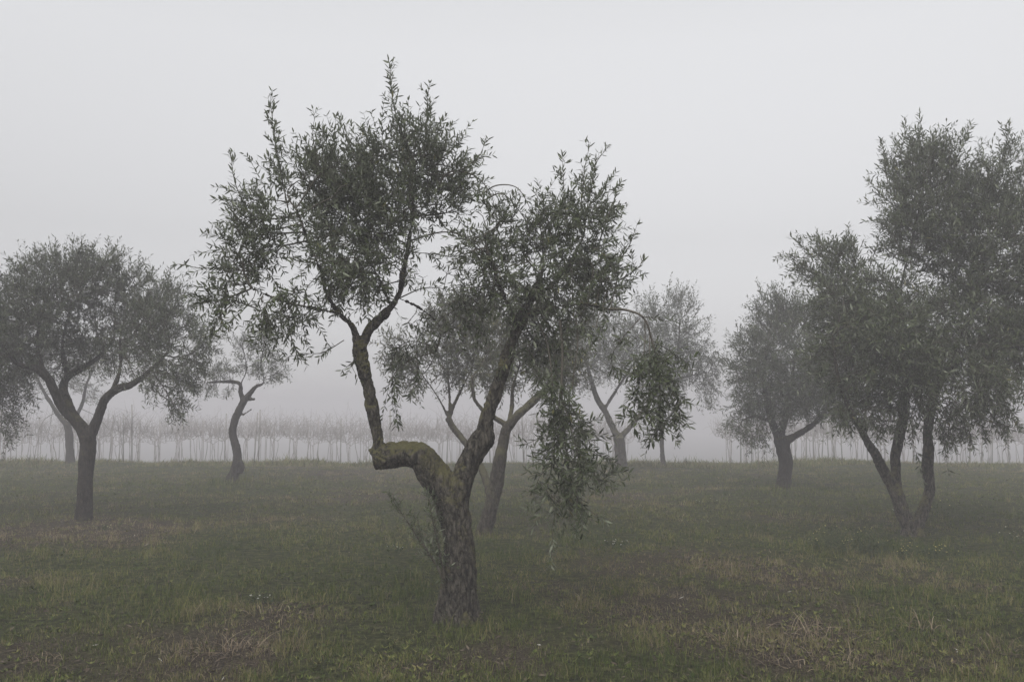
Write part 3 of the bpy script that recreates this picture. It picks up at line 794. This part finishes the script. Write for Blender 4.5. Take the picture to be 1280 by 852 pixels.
# 8 right near tree with the V trunk
make_tree('olive_tree', 'tall dense dark olive tree with V-shaped trunk rising from yellow-flowered grass', (1140, 668), [
    dict(p=[(1140, 669, 34), (1139, 658, 29), (1136, 648, 28)], base=True),
    dict(p=[(1134, 655, 22), (1128, 638, 21), (1121, 618, 20), (1112, 602, 17), (1102, 583, 14, -.1), (1093, 565, 13, -.2), (1085, 553, 11, -.25), (1070, 525, 8, -.4), (1050, 480, 6, -.5), (1040, 420, 4, -.5)], grow=.55),
    dict(p=[(1120, 612, 15), (1120, 592, 14, .1), (1119, 573, 14, .15), (1123, 550, 15, .2), (1130, 520, 14, .2), (1132, 480, 12, .2), (1135, 430, 8, .2), (1125, 370, 5, .2), (1140, 300, 3.5, .1), (1155, 230, 3, 0)], grow=.45),
    dict(p=[(1146, 655, 20), (1155, 635, 18), (1162, 612, 16), (1160, 585, 16), (1161, 560, 15), (1160, 535, 14), (1164, 505, 13, -.1), (1178, 470, 9, -.2), (1200, 420, 6, -.3), (1225, 350, 4, -.2), (1235, 280, 3, -.1), (1240, 220, 3, 0)], grow=.55),
    dict(p=[(1178, 470, 7, -.2), (1210, 445, 6, -.5), (1250, 435, 5, -.6), (1300, 430, 4, -.7)], grow=.2),
    dict(p=[(1160, 520, 7), (1148, 505, 6, -.2), (1140, 480, 5, -.5), (1120, 450, 4, -.7)], grow=.3),
    dict(p=[(1130, 470, 7, .2), (1100, 430, 6, .5), (1070, 380, 5, .6), (1045, 335, 3, .6)], grow=.3),
], [(1155, 230, 48, 45, 0, .9), (1235, 255, 50, 50, .1), (1150, 285, 65, 50, 0, 1.0), (1230, 335, 65, 70, -.2, 1.2), (1040, 335, 44, 34, .4, .9), (1085, 395, 72, 55, -.1, 1.1), (1180, 425, 85, 62, -.4, 1.2), (1120, 470, 72, 42, -.4, 1.1),
    (1055, 450, 48, 45, -.3), (1250, 450, 48, 55, -.5), (1262, 205, 18, 22, 0, .5), (1235, 510, 34, 22, -.5, .8), (1310, 350, 55, 100, -.2), (1075, 500, 30, 25, -.4, .7), (1110, 505, 50, 26, -.5, .7), (1000, 320, 14, 16, .5, .6), (1060, 515, 26, 18, -.5, .6), (1110, 430, 70, 50, -.9, 1), (1200, 470, 70, 40, -.9, .9), (1270, 400, 40, 60, .3), (1072, 522, 26, 20, -.5, .9), (1195, 525, 32, 24, -.5, .8), (1245, 525, 36, 20, -.5, .8), (1105, 530, 26, 14, -.4, .6)],
    gap=-.30, n_attr=13000, lscale=1.6, vox=.016, relief=.011, bark=M_BARK, leafmat=M_LEAF, D=.13, shoots_per=2.5, group=GRP, spacing=.028,
    extra=[dict(p=[(1150, 515, -.2), (1140, 545, -.25), (1148, 575, -.25), (1155, 605, -.2)], side=.10, dens=.4, up=-.3, r=.004),
           dict(p=[(1172, 530, -.1), (1180, 555, -.1), (1185, 585, -.1)], side=.08, dens=.4, up=-.3, r=.004),
           dict(p=[(1110, 230, 0), (1105, 200, 0), (1103, 172, 0)], side=.15), dict(p=[(1150, 190, 0), (1150, 165, 0), (1150, 145, 0)], side=.15),
           dict(p=[(1125, 195, 0), (1130, 172, 0), (1132, 150, 0)], side=.15), dict(p=[(1250, 205, 0), (1258, 180, 0), (1262, 156, 0)], side=.14),
           dict(p=[(1115, 255, 0), (1098, 240, 0), (1085, 225, 0)], side=.14), dict(p=[(1200, 190, 0), (1207, 170, 0), (1212, 155, 0)], side=.14),
           dict(p=[(1060, 330, .4), (1062, 305, .4), (1060, 284, .4)], side=.14), dict(p=[(1015, 320, .5), (1000, 305, .5), (990, 298, .5)], side=.12),
           dict(p=[(1085, 340, .3), (1095, 310, .3), (1103, 280, .3)], side=.10, dens=.4)])

# 9 far left tree behind the left one
make_tree('olive_tree', 'misty olive tree with drooping bare twigs, seen behind the dark left trunk', (87, 580), [
    dict(p=[(88, 581, 13), (87, 560, 11), (86, 540, 10.5), (84, 530, 11)], base=True),
    dict(p=[(84, 532, 8), (74, 520, 7), (66, 508, 6), (50, 480, 4), (40, 450, 3)], grow=.5),
    dict(p=[(85, 532, 7), (98, 515, 5.5), (104, 500, 5), (108, 480, 4), (120, 455, 3)], grow=.4),
], [(110, 470, 32, 28, 0), (80, 450, 40, 30, 0), (45, 470, 28, 25, 0), (120, 495, 16, 12, 0, .5), (135, 460, 14, 18, 0, .6)],
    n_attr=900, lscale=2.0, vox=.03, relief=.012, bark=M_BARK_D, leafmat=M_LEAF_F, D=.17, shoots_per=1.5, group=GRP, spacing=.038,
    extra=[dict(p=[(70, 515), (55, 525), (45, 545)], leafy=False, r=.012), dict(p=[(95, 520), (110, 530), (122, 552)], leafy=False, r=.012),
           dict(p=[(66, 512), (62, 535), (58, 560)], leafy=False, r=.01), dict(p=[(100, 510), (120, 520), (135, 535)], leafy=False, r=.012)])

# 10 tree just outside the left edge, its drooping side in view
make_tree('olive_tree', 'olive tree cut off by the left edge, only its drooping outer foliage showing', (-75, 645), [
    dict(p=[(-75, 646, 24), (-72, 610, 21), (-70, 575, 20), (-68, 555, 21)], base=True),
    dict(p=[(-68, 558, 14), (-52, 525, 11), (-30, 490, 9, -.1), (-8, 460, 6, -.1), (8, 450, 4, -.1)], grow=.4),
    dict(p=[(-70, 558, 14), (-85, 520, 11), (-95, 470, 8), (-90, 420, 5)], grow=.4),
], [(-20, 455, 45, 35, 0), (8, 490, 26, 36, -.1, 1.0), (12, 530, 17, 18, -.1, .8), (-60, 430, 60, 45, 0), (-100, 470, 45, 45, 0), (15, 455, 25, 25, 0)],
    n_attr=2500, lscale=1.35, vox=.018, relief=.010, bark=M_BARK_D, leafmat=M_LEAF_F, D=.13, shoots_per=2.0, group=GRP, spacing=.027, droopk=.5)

# places of longer grass and little mounds
for px, py, r, f in [(290, 606, 1.2, 2.6), (978, 616, 1.3, 1.9), (1140, 672, 1.0, 1.2), (1065, 690, .7, 1.7), (575, 776, .55, 1.25), (103, 652, .5, 1.15), (776, 592, 1.0, 1.8), (1190, 640, 1.2, 1.4), (605, 670, .5, 1.2), (240, 775, .6, 1.4), (900, 775, .6, 1.4)]:
    x, y = gpt(px, py); TALL.append((x, y, r, f))
for px, py, r, h in [(290, 606, 1.3, .07), (978, 616, 1.2, .06)]:
    x, y = gpt(px, py); MOUNDS.append((x, y, r, h))

# ------------------------------------------------------------------ ground sheet
def axis(lo, hi, fine, out, n):
    a = np.arange(lo, hi, fine)
    g = np.geomspace(fine, out, n)
    return np.concatenate([(lo - np.cumsum(g))[::-1], a, hi + np.cumsum(g) - fine])


GX = axis(-22, 22, .14, 62, 30); GY = axis(1.5, 33, .14, 62, 30)
xx, yy = np.meshgrid(GX, GY)
zz = land(xx, yy)
fade = np.clip(1 - (np.hypot(xx, yy - 15) - 25) / 40, 0, 1)
zz = (zz - falloff(yy)) * (.3 + .7 * fade) + falloff(yy)
nx, ny = len(GX), len(GY)
idx = np.arange(nx * ny).reshape(ny, nx)
q = np.stack([idx[:-1, :-1], idx[:-1, 1:], idx[1:, 1:], idx[1:, :-1]], -1).reshape(-1, 4)
g = mesh_np('ground', np.stack([xx, yy, zz], -1).reshape(-1, 3), [q], {'dry': dryness(xx, yy).ravel()}, True)
tag(obj('ground', g, M_SOIL), kind='structure')
GEXT = max(abs(GX[0]), abs(GX[-1]), abs(GY[0]), abs(GY[-1]))

# ------------------------------------------------------------------ grass
def blades(n_scale, ymin, ymax, fx=.78):
    # density ~ n_scale*(5.5/Y)^1.8 per m2
    ys = np.linspace(ymin, ymax, 4000)
    wgt = ys * 2 * fx * .56 * 1.13 * n_scale * (5.5 / ys) ** 1.8
    wgt = ys * 1.30 * n_scale * (5.5 / ys) ** 1.8
    cdf = np.cumsum(wgt); tot = int(np.trapz(wgt, ys)); cdf /= cdf[-1]
    Yb = np.interp(RNG.random(tot), cdf, ys)
    X = RNG.uniform(-.65, .65, tot) * Yb + RNG.uniform(-.8, .8, tot)
    return X, Yb


def grass_mesh(X, Yb):
    # blades grow in tufts that share a tone
    K = 11
    tx = np.repeat(X[::K], K)[:len(X)]; ty = np.repeat(Yb[::K], K)[:len(X)]
    ttone = np.repeat(RNG.normal(0, .13, len(X[::K])), K)[:len(X)]; thgt = np.repeat(RNG.gamma(5, .2, len(X[::K])), K)[:len(X)]
    sp = .014 + .0016 * ty
    X = tx + RNG.normal(0, 1, len(tx)) * sp; Yb = ty + RNG.normal(0, 1, len(tx)) * sp
    n = len(X)
    dry = dryness(X, Yb)
    clump = fbm(X * 3.1 + 20, Yb * 3.1, 3)
    keep = RNG.random(n) < np.clip(.28 + 1.3 * (clump - .28) - .25 * np.clip(dry - .45, 0, 1), .15, 1)
    X, Yb, dry, clump, ttone, thgt = X[keep], Yb[keep], dry[keep], clump[keep], ttone[keep], thgt[keep]; n = len(X)
    hf = np.ones(n)
    for tx, ty, r, f in TALL:
        hf = hf * (1 + (f - 1) * np.exp(-((X - tx) ** 2 + (Yb - ty) ** 2) / (r * r)))
    edge = np.clip((Yb - 28.2) / 1.3, 0, 1) * (vnoise(X * .8 + 5, Yb * .4) ** 1.5)
    hf = hf * (1 + .8 * edge)
    h = RNG.gamma(6, 1 / 6, n) * (.35 + .65 * thgt) * .85 * (.022 + .095 * clump ** 2) * hf * (1 - .25 * dry)
    w = np.maximum(.0030, Yb * .00046) * RNG.uniform(.7, 1.4, n)
    z = land(X, Yb) - .006
    a = RNG.uniform(0, 2 * np.pi, n); face = RNG.uniform(0, 2 * np.pi, n)
    lean = RNG.gamma(2.5, .22, n) * h
    lx, ly = np.cos(a) * lean, np.sin(a) * lean
    sx, sy = np.cos(face) * w * .5, np.sin(face) * w * .5
    b = np.stack([X, Yb, z], -1); s = np.stack([sx, sy, 0 * sx], -1)
    m = b + np.stack([lx * .35, ly * .35, h * .6], -1)
    t = b + np.stack([lx, ly, h * np.clip(1 - .2 * (lean / h), .35, 1)], -1)
    V = np.stack([b - s, b + s, m + s * .8, m - s * .8, t], 1).reshape(-1, 3)
    i = np.arange(n)[:, None] * 5
    tone = fbm(X * .9 + 31, Yb * .9 + 4, 3) - .5
    tint = np.clip(.08 + .009 * Yb + .50 * dry + .75 * tone + ttone + RNG.normal(0, .12, n) + np.where(RNG.random(n) < .05 + .12 * dry, .4, 0), 0, .97)
    return V, [i + np.array([0, 1, 2, 3]), i + np.array([3, 2, 4])], np.repeat(tint, 5)


mb = MB()
mb.add(*grass_mesh(*blades(5200, 4.6, 13)))
mb.add(*grass_mesh(*blades(4200, 13, 32.5)))
# broad-leaved weeds: flat rosettes in the turf
def rosettes(n0, ymin, ymax):
    X, Yb = blades(n0, ymin, ymax); X, Yb = X.copy(), Yb.copy()
    k = RNG.random(len(X)) < np.clip(1.5 * fbm(X * 1.3 + 50, Yb * 1.3 + 2, 3) - .45, .03, 1); X, Yb = X[k], Yb[k]; S = len(X)
    nl = RNG.integers(5, 9, S); own = np.repeat(np.arange(S), nl); M = len(own)
    az = RNG.uniform(0, 6.283, M); el = RNG.uniform(.15, .8, M)
    d = np.stack([np.cos(az) * np.cos(el), np.sin(az) * np.cos(el), np.sin(el)], -1)
    base = np.stack([X, Yb, land(X, Yb) + .004], -1)[own]
    L = RNG.uniform(.018, .040, M) * RNG.uniform(.7, 1.4, S)[own] * np.maximum(1, Yb / 14)[own]
    tn = np.clip(.05 + .35 * dryness(X, Yb)[own] + RNG.normal(.08, .10, S)[own] + RNG.normal(0, .08, M), 0, .9)
    return leaves_np(base, d, np.array([0, 0, 1.]) + RNG.normal(0, .25, (M, 3)), L, L * RNG.uniform(.2, .36, M), tn, False)
mb.add(*rosettes(420, 4.8, 26))
n = 90000
Xe = RNG.uniform(-24, 24, n); Ye = 29.2 + RNG.exponential(3.2, n)
edge_h = np.clip(fbm(Xe * .55 + 9, Ye * .3, 3) * 2.4 - .85, .02, 1)
keep = RNG.random(n) < edge_h * 1.3; Xe, Ye, edge_h = Xe[keep], Ye[keep], edge_h[keep]; n = len(Xe)
h = RNG.gamma(5, .2, n) * .17 * edge_h; a = RNG.uniform(0, 6.283, n); wd = RNG.uniform(.006, .014, n)
b = np.stack([Xe, Ye, land(Xe, Ye) - .01], -1); ln = np.stack([np.cos(a), np.sin(a), 0 * a], -1) * (h * RNG.uniform(.3, 1.4, n))[:, None]
sd = np.stack([np.cos(a + 1.6), np.sin(a + 1.6), 0 * a], -1) * wd[:, None]
mid = b + ln * .4 + np.stack([0 * h, 0 * h, h * .62], -1); tp = b + ln + np.stack([0 * h, 0 * h, h], -1)
Vv = np.stack([b - sd, b + sd, mid + sd * .8, mid - sd * .8, tp], 1).reshape(-1, 3); ii = np.arange(n)[:, None] * 5
mb.add(Vv, [ii + np.array([0, 1, 2, 3]), ii + np.array([3, 2, 4])], np.repeat(np.clip(RNG.normal(.42, .17, n), 0, .9), 5))
print('grass verts', mb.n)
go = obj('grass', mb.mesh('grass'), M_GRASS)
tag(go, 'short patchy meadow grass, green with dry brown blades', 'grass', kind='stuff')

# fallen leaves and straw bits lying on the ground
X, Yb = blades(650, 4.8, 24)
dr = dryness(X, Yb); kp = RNG.random(len(X)) < np.clip(dr * 1.3 - .15, .08, 1)
X, Yb, dr = X[kp], Yb[kp], dr[kp]; n = len(X)
base = np.stack([X, Yb, land(X, Yb) + RNG.uniform(.006, .03, n)], -1)
a = RNG.uniform(0, 2 * np.pi, n)
d = norm(np.stack([np.cos(a), np.sin(a), RNG.normal(.05, .25, n)], -1))
nn = np.array([0, 0, 1.]) + RNG.normal(0, .35, (n, 3))
L = RNG.uniform(.025, .065, n) * np.maximum(1, Yb / 14)
lit = MB(); tn = np.where(RNG.random(n) < .006, 1.0, RNG.uniform(0, .85, n))
lit.add(*leaves_np(base, d, nn, L, L * RNG.uniform(.12, .3, n), tn, False))
tag(obj('fallen_leaves', lit.mesh('fallen_leaves'), M_LITTER), 'small dry fallen leaves and straw bits scattered over the meadow', 'leaf litter', kind='stuff')


# ------------------------------------------------------------------ straw tufts
def straw_tuft(px, py, r, h, n, label, lean=1.0):
    x, y = gpt(px, py); z = float(land(x, y))
    m = MB()
    for _ in range(n):
        ang = random.uniform(0, 6.283); rr = r * random.random() ** .6
        bx, by = x + math.cos(ang) * rr * 1.4, y + math.sin(ang) * rr * .7
        bz = float(land(bx, by)) - .01
        hh = h * random.uniform(.2, 1.1) * (1 if random.random() < .75 else .4); a2 = ang + random.gauss(0, 1.5); out = h * random.uniform(.2, 1.6) * lean
        t = np.linspace(0, 1, 6)[:, None]
        dirv = np.array([math.cos(a2), math.sin(a2), 0])
        zc = hh * (2.1 * t - random.uniform(.9, 1.9) * t * t)
        c = np.array([bx, by, bz]) + dirv * out * t ** 1.4 + np.array([0, 0, 1]) * np.maximum(zc, .012)
        w = random.uniform(.0016, .0036) * (1 - .8 * t ** 1.5)
        sd = np.array([-dirv[1], dirv[0], random.uniform(-.4, .4)])
        V = np.concatenate([c + sd * w, c - sd * w]) - np.array([x, y, z])
        i = np.arange(5)[:, None]
        m.add(V, [np.concatenate([i, i + 1, i + 7, i + 6], 1)], random.random())
    o = obj('dry_grass_tuft', m.mesh('dry_grass_tuft'), M_STRAW)
    o.location = (x, y, z)
    tag(o, label, 'grass tuft', 'tufts of dry straw in the foreground')


straw_tuft(292, 812, .24, .16, 120, 'broad straw-coloured grass tuft lying low at the bottom left of the meadow')
straw_tuft(335, 768, .16, .10, 50, 'small loose straw tuft with pale bits, behind the broad left tuft')
straw_tuft(1010, 792, .30, .15, 150, 'largest sprawling tuft of bleached straw, in the bare brown patch at lower right')
straw_tuft(1068, 772, .06, .24, 16, 'tall thin pair of bent bleached stalks above the sprawling straw patch')
straw_tuft(920, 800, .20, .13, 60, 'loose arching straw tuft at the left end of the bare brown patch')
straw_tuft(1025, 828, .28, .12, 110, 'flattened straw tuft in front of the largest sprawling tuft')
straw_tuft(1150, 785, .08, .19, 26, 'sparse upright straw stalks right of the brown patch')
straw_tuft(1255, 812, .09, .17, 28, 'bent straw stalks at the lower right edge of the picture')
straw_tuft(60, 820, .13, .08, 40, 'thin low straw tuft near the lower left corner')
straw_tuft(465, 838, .11, .08, 36, 'thin low straw tuft at the bottom edge, left of the big tree')


# ------------------------------------------------------------------ flowers
def flower_clump(px, py, r, h, ns, nfl, tint, label, cat='wildflowers', leafy=True):
    x, y = gpt(px, py); z = float(land(x, y)); o0 = np.array([x, y, z])
    root = thing('wildflower_clump', o0, label, cat, 'wildflower clumps in the meadow')
    st = MB()
    S = ns
    ang = RNG.uniform(0, 6.283, S); rr = r * RNG.random(S) ** .5
    base = np.stack([np.cos(ang) * rr, np.sin(ang) * rr, np.zeros(S)], -1)
    d = norm(np.stack([np.cos(ang) * .25, np.sin(ang) * .25, np.ones(S)], -1) + RNG.normal(0, .2, (S, 3)))
    L = h * RNG.uniform(.4, 1.1, S)
    t = np.linspace(0, 1, 4)[None, :, None]
    pts = base[:, None] + d[:, None] * L[:, None, None] * t
    v, q = thin_tubes(pts, 3, np.full(S, .003), np.full(S, .0015)); st.add(v, [q], .6)
    M = S * 7; own = np.repeat(np.arange(S), 7); tt = RNG.uniform(.1, .95, M)[:, None]
    if leafy:
        st.add(*leaves_np(base[own] + d[own] * L[own, None] * tt, norm(RNG.normal(size=(M, 3)) + np.array([0, 0, .6])), RNG.normal(size=(M, 3)), RNG.uniform(.03, .07, M), RNG.uniform(.008, .014, M), RNG.uniform(0, 1, M), False))
    for k in range(nfl):
        i = k % S; tip = base[i] + d[i] * L[i] + RNG.normal(0, .01, 3) * (k >= S)
        nrm = norm(d[i] + RNG.normal(0, .5, 3)); u = norm(np.cross(nrm, RNG.normal(size=3))); w = np.cross(nrm, u)
        rad = RNG.uniform(.009, .015)
        a6 = np.linspace(0, 6.283, 10, endpoint=False)
        rad6 = np.where(np.arange(10) % 2 == 0, rad, rad * .55)[:, None]
        ring = tip + rad6 * (np.cos(a6)[:, None] * u + np.sin(a6)[:, None] * w)
        V = np.vstack([ring, tip + nrm * .005, tip - nrm * .006])
        j = np.arange(10)
        fl = MB(); fl.add(V, [np.stack([j, (j + 1) % 10, np.full(10, 10)], -1), np.stack([(j + 1) % 10, j, np.full(10, 11)], -1)], tint)
        obj('flower', fl.mesh('flower'), M_PETAL, root)
    tag(obj('stems_and_leaves', st.mesh('stems_and_leaves'), M_HERB, root), kind='stuff')


flower_clump(1065, 690, .42, .34, 130, 30, .4, 'leafy clump dotted with pale yellow flowers, left of the V-trunked tree')
flower_clump(1158, 694, .35, .15, 60, 26, .25, 'low yellow-flowered patch in the grass in front of the V-trunked tree')
flower_clump(1190, 650, .5, .38, 26, 8, .5, 'thin tall weeds with few pale flowers, right behind the V-trunked tree')
flower_clump(770, 684, .16, .09, 22, 10, 1.0, 'small patch of white flowers in open grass, right of the hanging branch tips')
flower_clump(885, 632, .22, .11, 14, 7, 1.0, 'faint white-flowered patch in the misty middle of the meadow')
flower_clump(330, 752, .12, .07, 12, 6, 1.0, 'few white flowers behind the straw tufts on the left')
flower_clump(492, 690, .10, .07, 8, 5, 1.0, 'tiny white flowers in short grass, left of the basal sprout')
flower_clump(133, 662, .2, .09, 12, 6, .6, 'few pale flowers in brown litter beside the left tree trunk')
flower_clump(1272, 676, .16, .16, 14, 7, .8, 'pale flower patch in the grass at the right edge')


# ------------------------------------------------------------------ vineyard
def vine_mesh(k):
    rs = np.random.default_rng(100 + k)
    m = MB()
    hh = rs.uniform(.80, .98)
    x = 0; pts = [(0, 0, -.08)]
    for z in np.linspace(.15, hh, 5):
        x += rs.normal(0, .025); pts.append((x, rs.normal(0, .02), z))
    r = np.linspace(.014, .009, len(pts)) * rs.uniform(.85, 1.2)
    p, rr = catmull(np.array(pts), r, .06); V, F = tube(p, rr, 7); m.add(V, F, .3)
    top = p[-1]
    for sgn in (-1, 1):
        e = [top - np.array([0, 0, .05])]
        for j in range(1, 5): e.append(top + np.array([sgn * .12 * j, rs.normal(0, .02), .03 + .03 * j + rs.normal(0, .035)]))
        p, rr = catmull(np.array(e), np.linspace(.011, .006, 5), .05); V, F = tube(p, rr, 6); m.add(V, F, .5)
        for q in p[2::2]:
            for _ in range(rs.integers(2, 5)):
                L = rs.uniform(.35, 1.05); d = norm(np.array([rs.normal(0, .28), rs.normal(0, .22), 1.]))
                bend = np.array([rs.normal(0, .25), rs.normal(0, .15), rs.uniform(-.35, .02)])
                t = np.linspace(0, 1, 6)[:, None]
                c = q + L * (d * t + bend * t * t)
                V, F = tube(c, np.linspace(.005, .0025, 6), 4); m.add(V, F, rs.uniform(.5, 1))
                if rs.random() < .6:
                    b0 = c[2]; d2 = norm(np.array([rs.normal(0, .8), rs.normal(0, .4), rs.normal(.3, .5)]))
                    V, F = tube(b0 + d2 * t * L * .5 + bend * t * t * .3, np.linspace(.005, .003, 6), 3); m.add(V, F, .8)
    # training stake
    V, F = tube(np.array([(.05, .03, -.05), (.05, .03, 1.45)]), np.array([.012, .012]), 5); m.add(V, F, .9)
    return m.mesh('grapevine', True)


VM = [vine_mesh(k) for k in range(9)]
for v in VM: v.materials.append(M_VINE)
ROWS = [(32.6, 'bare leafless grapevine in the front row of the misty vineyard', 'front row of bare grapevines'),
        (35.0, 'bare leafless grapevine in the second row, fainter behind the front row', 'second row of bare grapevines'),
        (37.4, 'bare leafless grapevine in the third row, nearly dissolved in fog', 'third row of bare grapevines'),
        (39.8, 'bare leafless grapevine in the fourth row, the faintest in the fog', 'fourth row of bare grapevines')]
pm = MB()
V, F = tube(np.array([(0, 0, -.1), (0, 0, .7), (.01, 0, 1.4), (.01, 0, 2.05)]), np.array([.027, .026, .025, .024]), 8); pm.add(V, F)
PM = pm.mesh('vineyard_post', True)
POSTL = {}
for r, (ry, lab, grp) in enumerate(ROWS):
    half = ry * .60 + 1.5
    x = -half; i = 0
    while x < half:
        if not (3.9 < x * 30.6 / ry < 7.2):
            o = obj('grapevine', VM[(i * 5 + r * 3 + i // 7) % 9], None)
            o.location = (x, ry + RNG.normal(0, .06), float(land(x, ry)) - .01)
            s = RNG.uniform(.94, 1.16)
            o.scale = (s * (1 if RNG.random() < .5 else -1), s, s * RNG.uniform(.93, 1.08)); o.rotation_euler = (0, 0, RNG.normal(0, .12))
            tag(o, lab, 'grapevine', grp)
        if i % 6 == 3 and r < 3 and not (3.9 < (x + .4) * 30.6 / ry < 7.2):
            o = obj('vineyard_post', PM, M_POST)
            o.location = (x + .4, ry + .02, float(land(x + .4, ry)) - .01); o.rotation_euler = (RNG.normal(0, .02), RNG.normal(0, .03), 0)
            o.scale = (1, 1, RNG.uniform(.92, 1.02))
            tag(o, ['grey wooden post standing among the front row vines', 'pale post standing among the second row vines', 'faint post standing among the third row vines'][r], 'post',
                ['posts in the front vine row', 'posts in the second vine row', 'posts in the third vine row'][r])
        x += .78 + RNG.normal(0, .07); i += 1
# paler stakes seen under the right-hand crowns
for k, (px, tall) in enumerate([(1008, 2.0), (1018, 1.9), (1027, 2.1), (1036, 2.0), (1044, 2.2), (1053, 1.9), (1196, 2.0), (1212, 1.9), (1226, 2.1), (1240, 2.0), (1262, 2.3), (940, 1.8), (948, 1.9)]):
    p = P(px, 575, 31.8 + .2 * (k % 3))
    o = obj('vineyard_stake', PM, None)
    o.location = (p[0], p[1], float(land(p[0], p[1])) - .02); o.scale = (.75, .75, tall / 2.05); o.rotation_euler = (0, RNG.normal(0, .05), 0)
    if k < 6: l, g_ = 'pale slim stake in a cluster seen between the two right-hand olive trees', 'stakes between the right-hand trees'
    elif k < 11: l, g_ = 'pale slim stake seen beyond the right edge tree, by the fog-covered meadow end', 'stakes beyond the right edge tree'
    else: l, g_ = 'pale slim stake seen under the left side of the grey bushy tree', 'stakes under the bushy tree'
    tag(o, l, 'stake', g_)

# ------------------------------------------------------------------ air, sky, light
HX = GEXT + 6
hz = MB()
z0, z1 = -7.6, 6.9
v = [(sx * HX, 15 + sy * (HX + 15), z) for z in (z0, z1) for sx, sy in ((-1, -1), (1, -1), (1, 1), (-1, 1))]
hz.add(np.array(v), [np.array([[0, 3, 2, 1], [4, 5, 6, 7], [0, 1, 5, 4], [1, 2, 6, 5], [2, 3, 7, 6], [3, 0, 4, 7]])])
M_HAZE = bpy.data.materials.new('fog'); M_HAZE.use_nodes = True
nt = M_HAZE.node_tree; nt.nodes.clear()
out = nt.nodes.new('ShaderNodeOutputMaterial'); pv = nt.nodes.new('ShaderNodeVolumePrincipled')
pv.inputs['Color'].default_value = (.80, .782, .812, 1)
pv.inputs['Density'].default_value = .0108
pv.inputs['Anisotropy'].default_value = 0.0
nt.links.new(pv.outputs[0], out.inputs['Volume'])
tag(obj('haze', hz.mesh('haze'), M_HAZE), 'dense pale morning fog filling the grove', 'fog', kind='stuff')

SUN_EL, SUN_AZ = math.radians(52), math.radians(200)   # azimuth clockwise from +Y
w = bpy.data.worlds.new('World'); SC.world = w; w.use_nodes = True
nt = w.node_tree
bg = nt.nodes['Background']; bg.inputs['Strength'].default_value = .15
sky = nt.nodes.new('ShaderNodeTexSky'); sky.sky_type = 'NISHITA'; sky.sun_disc = False
sky.sun_elevation = SUN_EL; sky.sun_rotation = SUN_AZ; sky.air_density = 1.0; sky.dust_density = 1.0; sky.ozone_density = 1.0
hs = nt.nodes.new('ShaderNodeHueSaturation'); hs.inputs['Saturation'].default_value = .06
nt.links.new(sky.outputs[0], hs.inputs['Color'])
# an overcast layer: the cloud is a little brighter overhead than low down
tcw = nt.nodes.new('ShaderNodeTexCoord'); sxw = nt.nodes.new('ShaderNodeSeparateXYZ'); nt.links.new(tcw.outputs['Generated'], sxw.inputs[0])
grad = ramp(nt, sxw.outputs['Z'], [(0, (.42, .417, .42)), (.10, (.435, .432, .435)), (.19, (.49, .487, .49)), (.38, (.80, .797, .80)), (.7, (1.1, 1.1, 1.1))])
mm = nt.nodes.new('ShaderNodeMix'); mm.data_type = 'RGBA'; mm.blend_type = 'MULTIPLY'; mm.inputs[0].default_value = 1
nt.links.new(hs.outputs[0], mm.inputs[6]); nt.links.new(grad, mm.inputs[7]); nt.links.new(mm.outputs[2], bg.inputs['Color'])
sl = bpy.data.lights.new('sun', 'SUN'); sl.energy = .6; sl.angle = math.radians(50); sl.color = (1, .97, .93)
so = bpy.data.objects.new('sun', sl); COL.objects.link(so)
dirv = Vector((math.sin(SUN_AZ) * math.cos(SUN_EL), math.cos(SUN_AZ) * math.cos(SUN_EL), math.sin(SUN_EL)))
so.rotation_euler = dirv.to_track_quat('Z', 'Y').to_euler(); so.location = (0, -5, 30)

SC.view_settings.view_transform = 'Standard'; SC.view_settings.look = 'None'
SC.view_settings.gamma = 1; SC.view_settings.exposure = 0.86; SC.view_settings.use_curve_mapping = False
SC.render.engine = 'CYCLES'
cy = SC.cycles
cy.max_bounces = 8; cy.diffuse_bounces = 3; cy.glossy_bounces = 2; cy.transmission_bounces = 2; cy.volume_bounces = 4; cy.transparent_max_bounces = 4
cy.use_denoising = True
try: cy.denoiser = 'OPENIMAGEDENOISE'
except Exception: pass
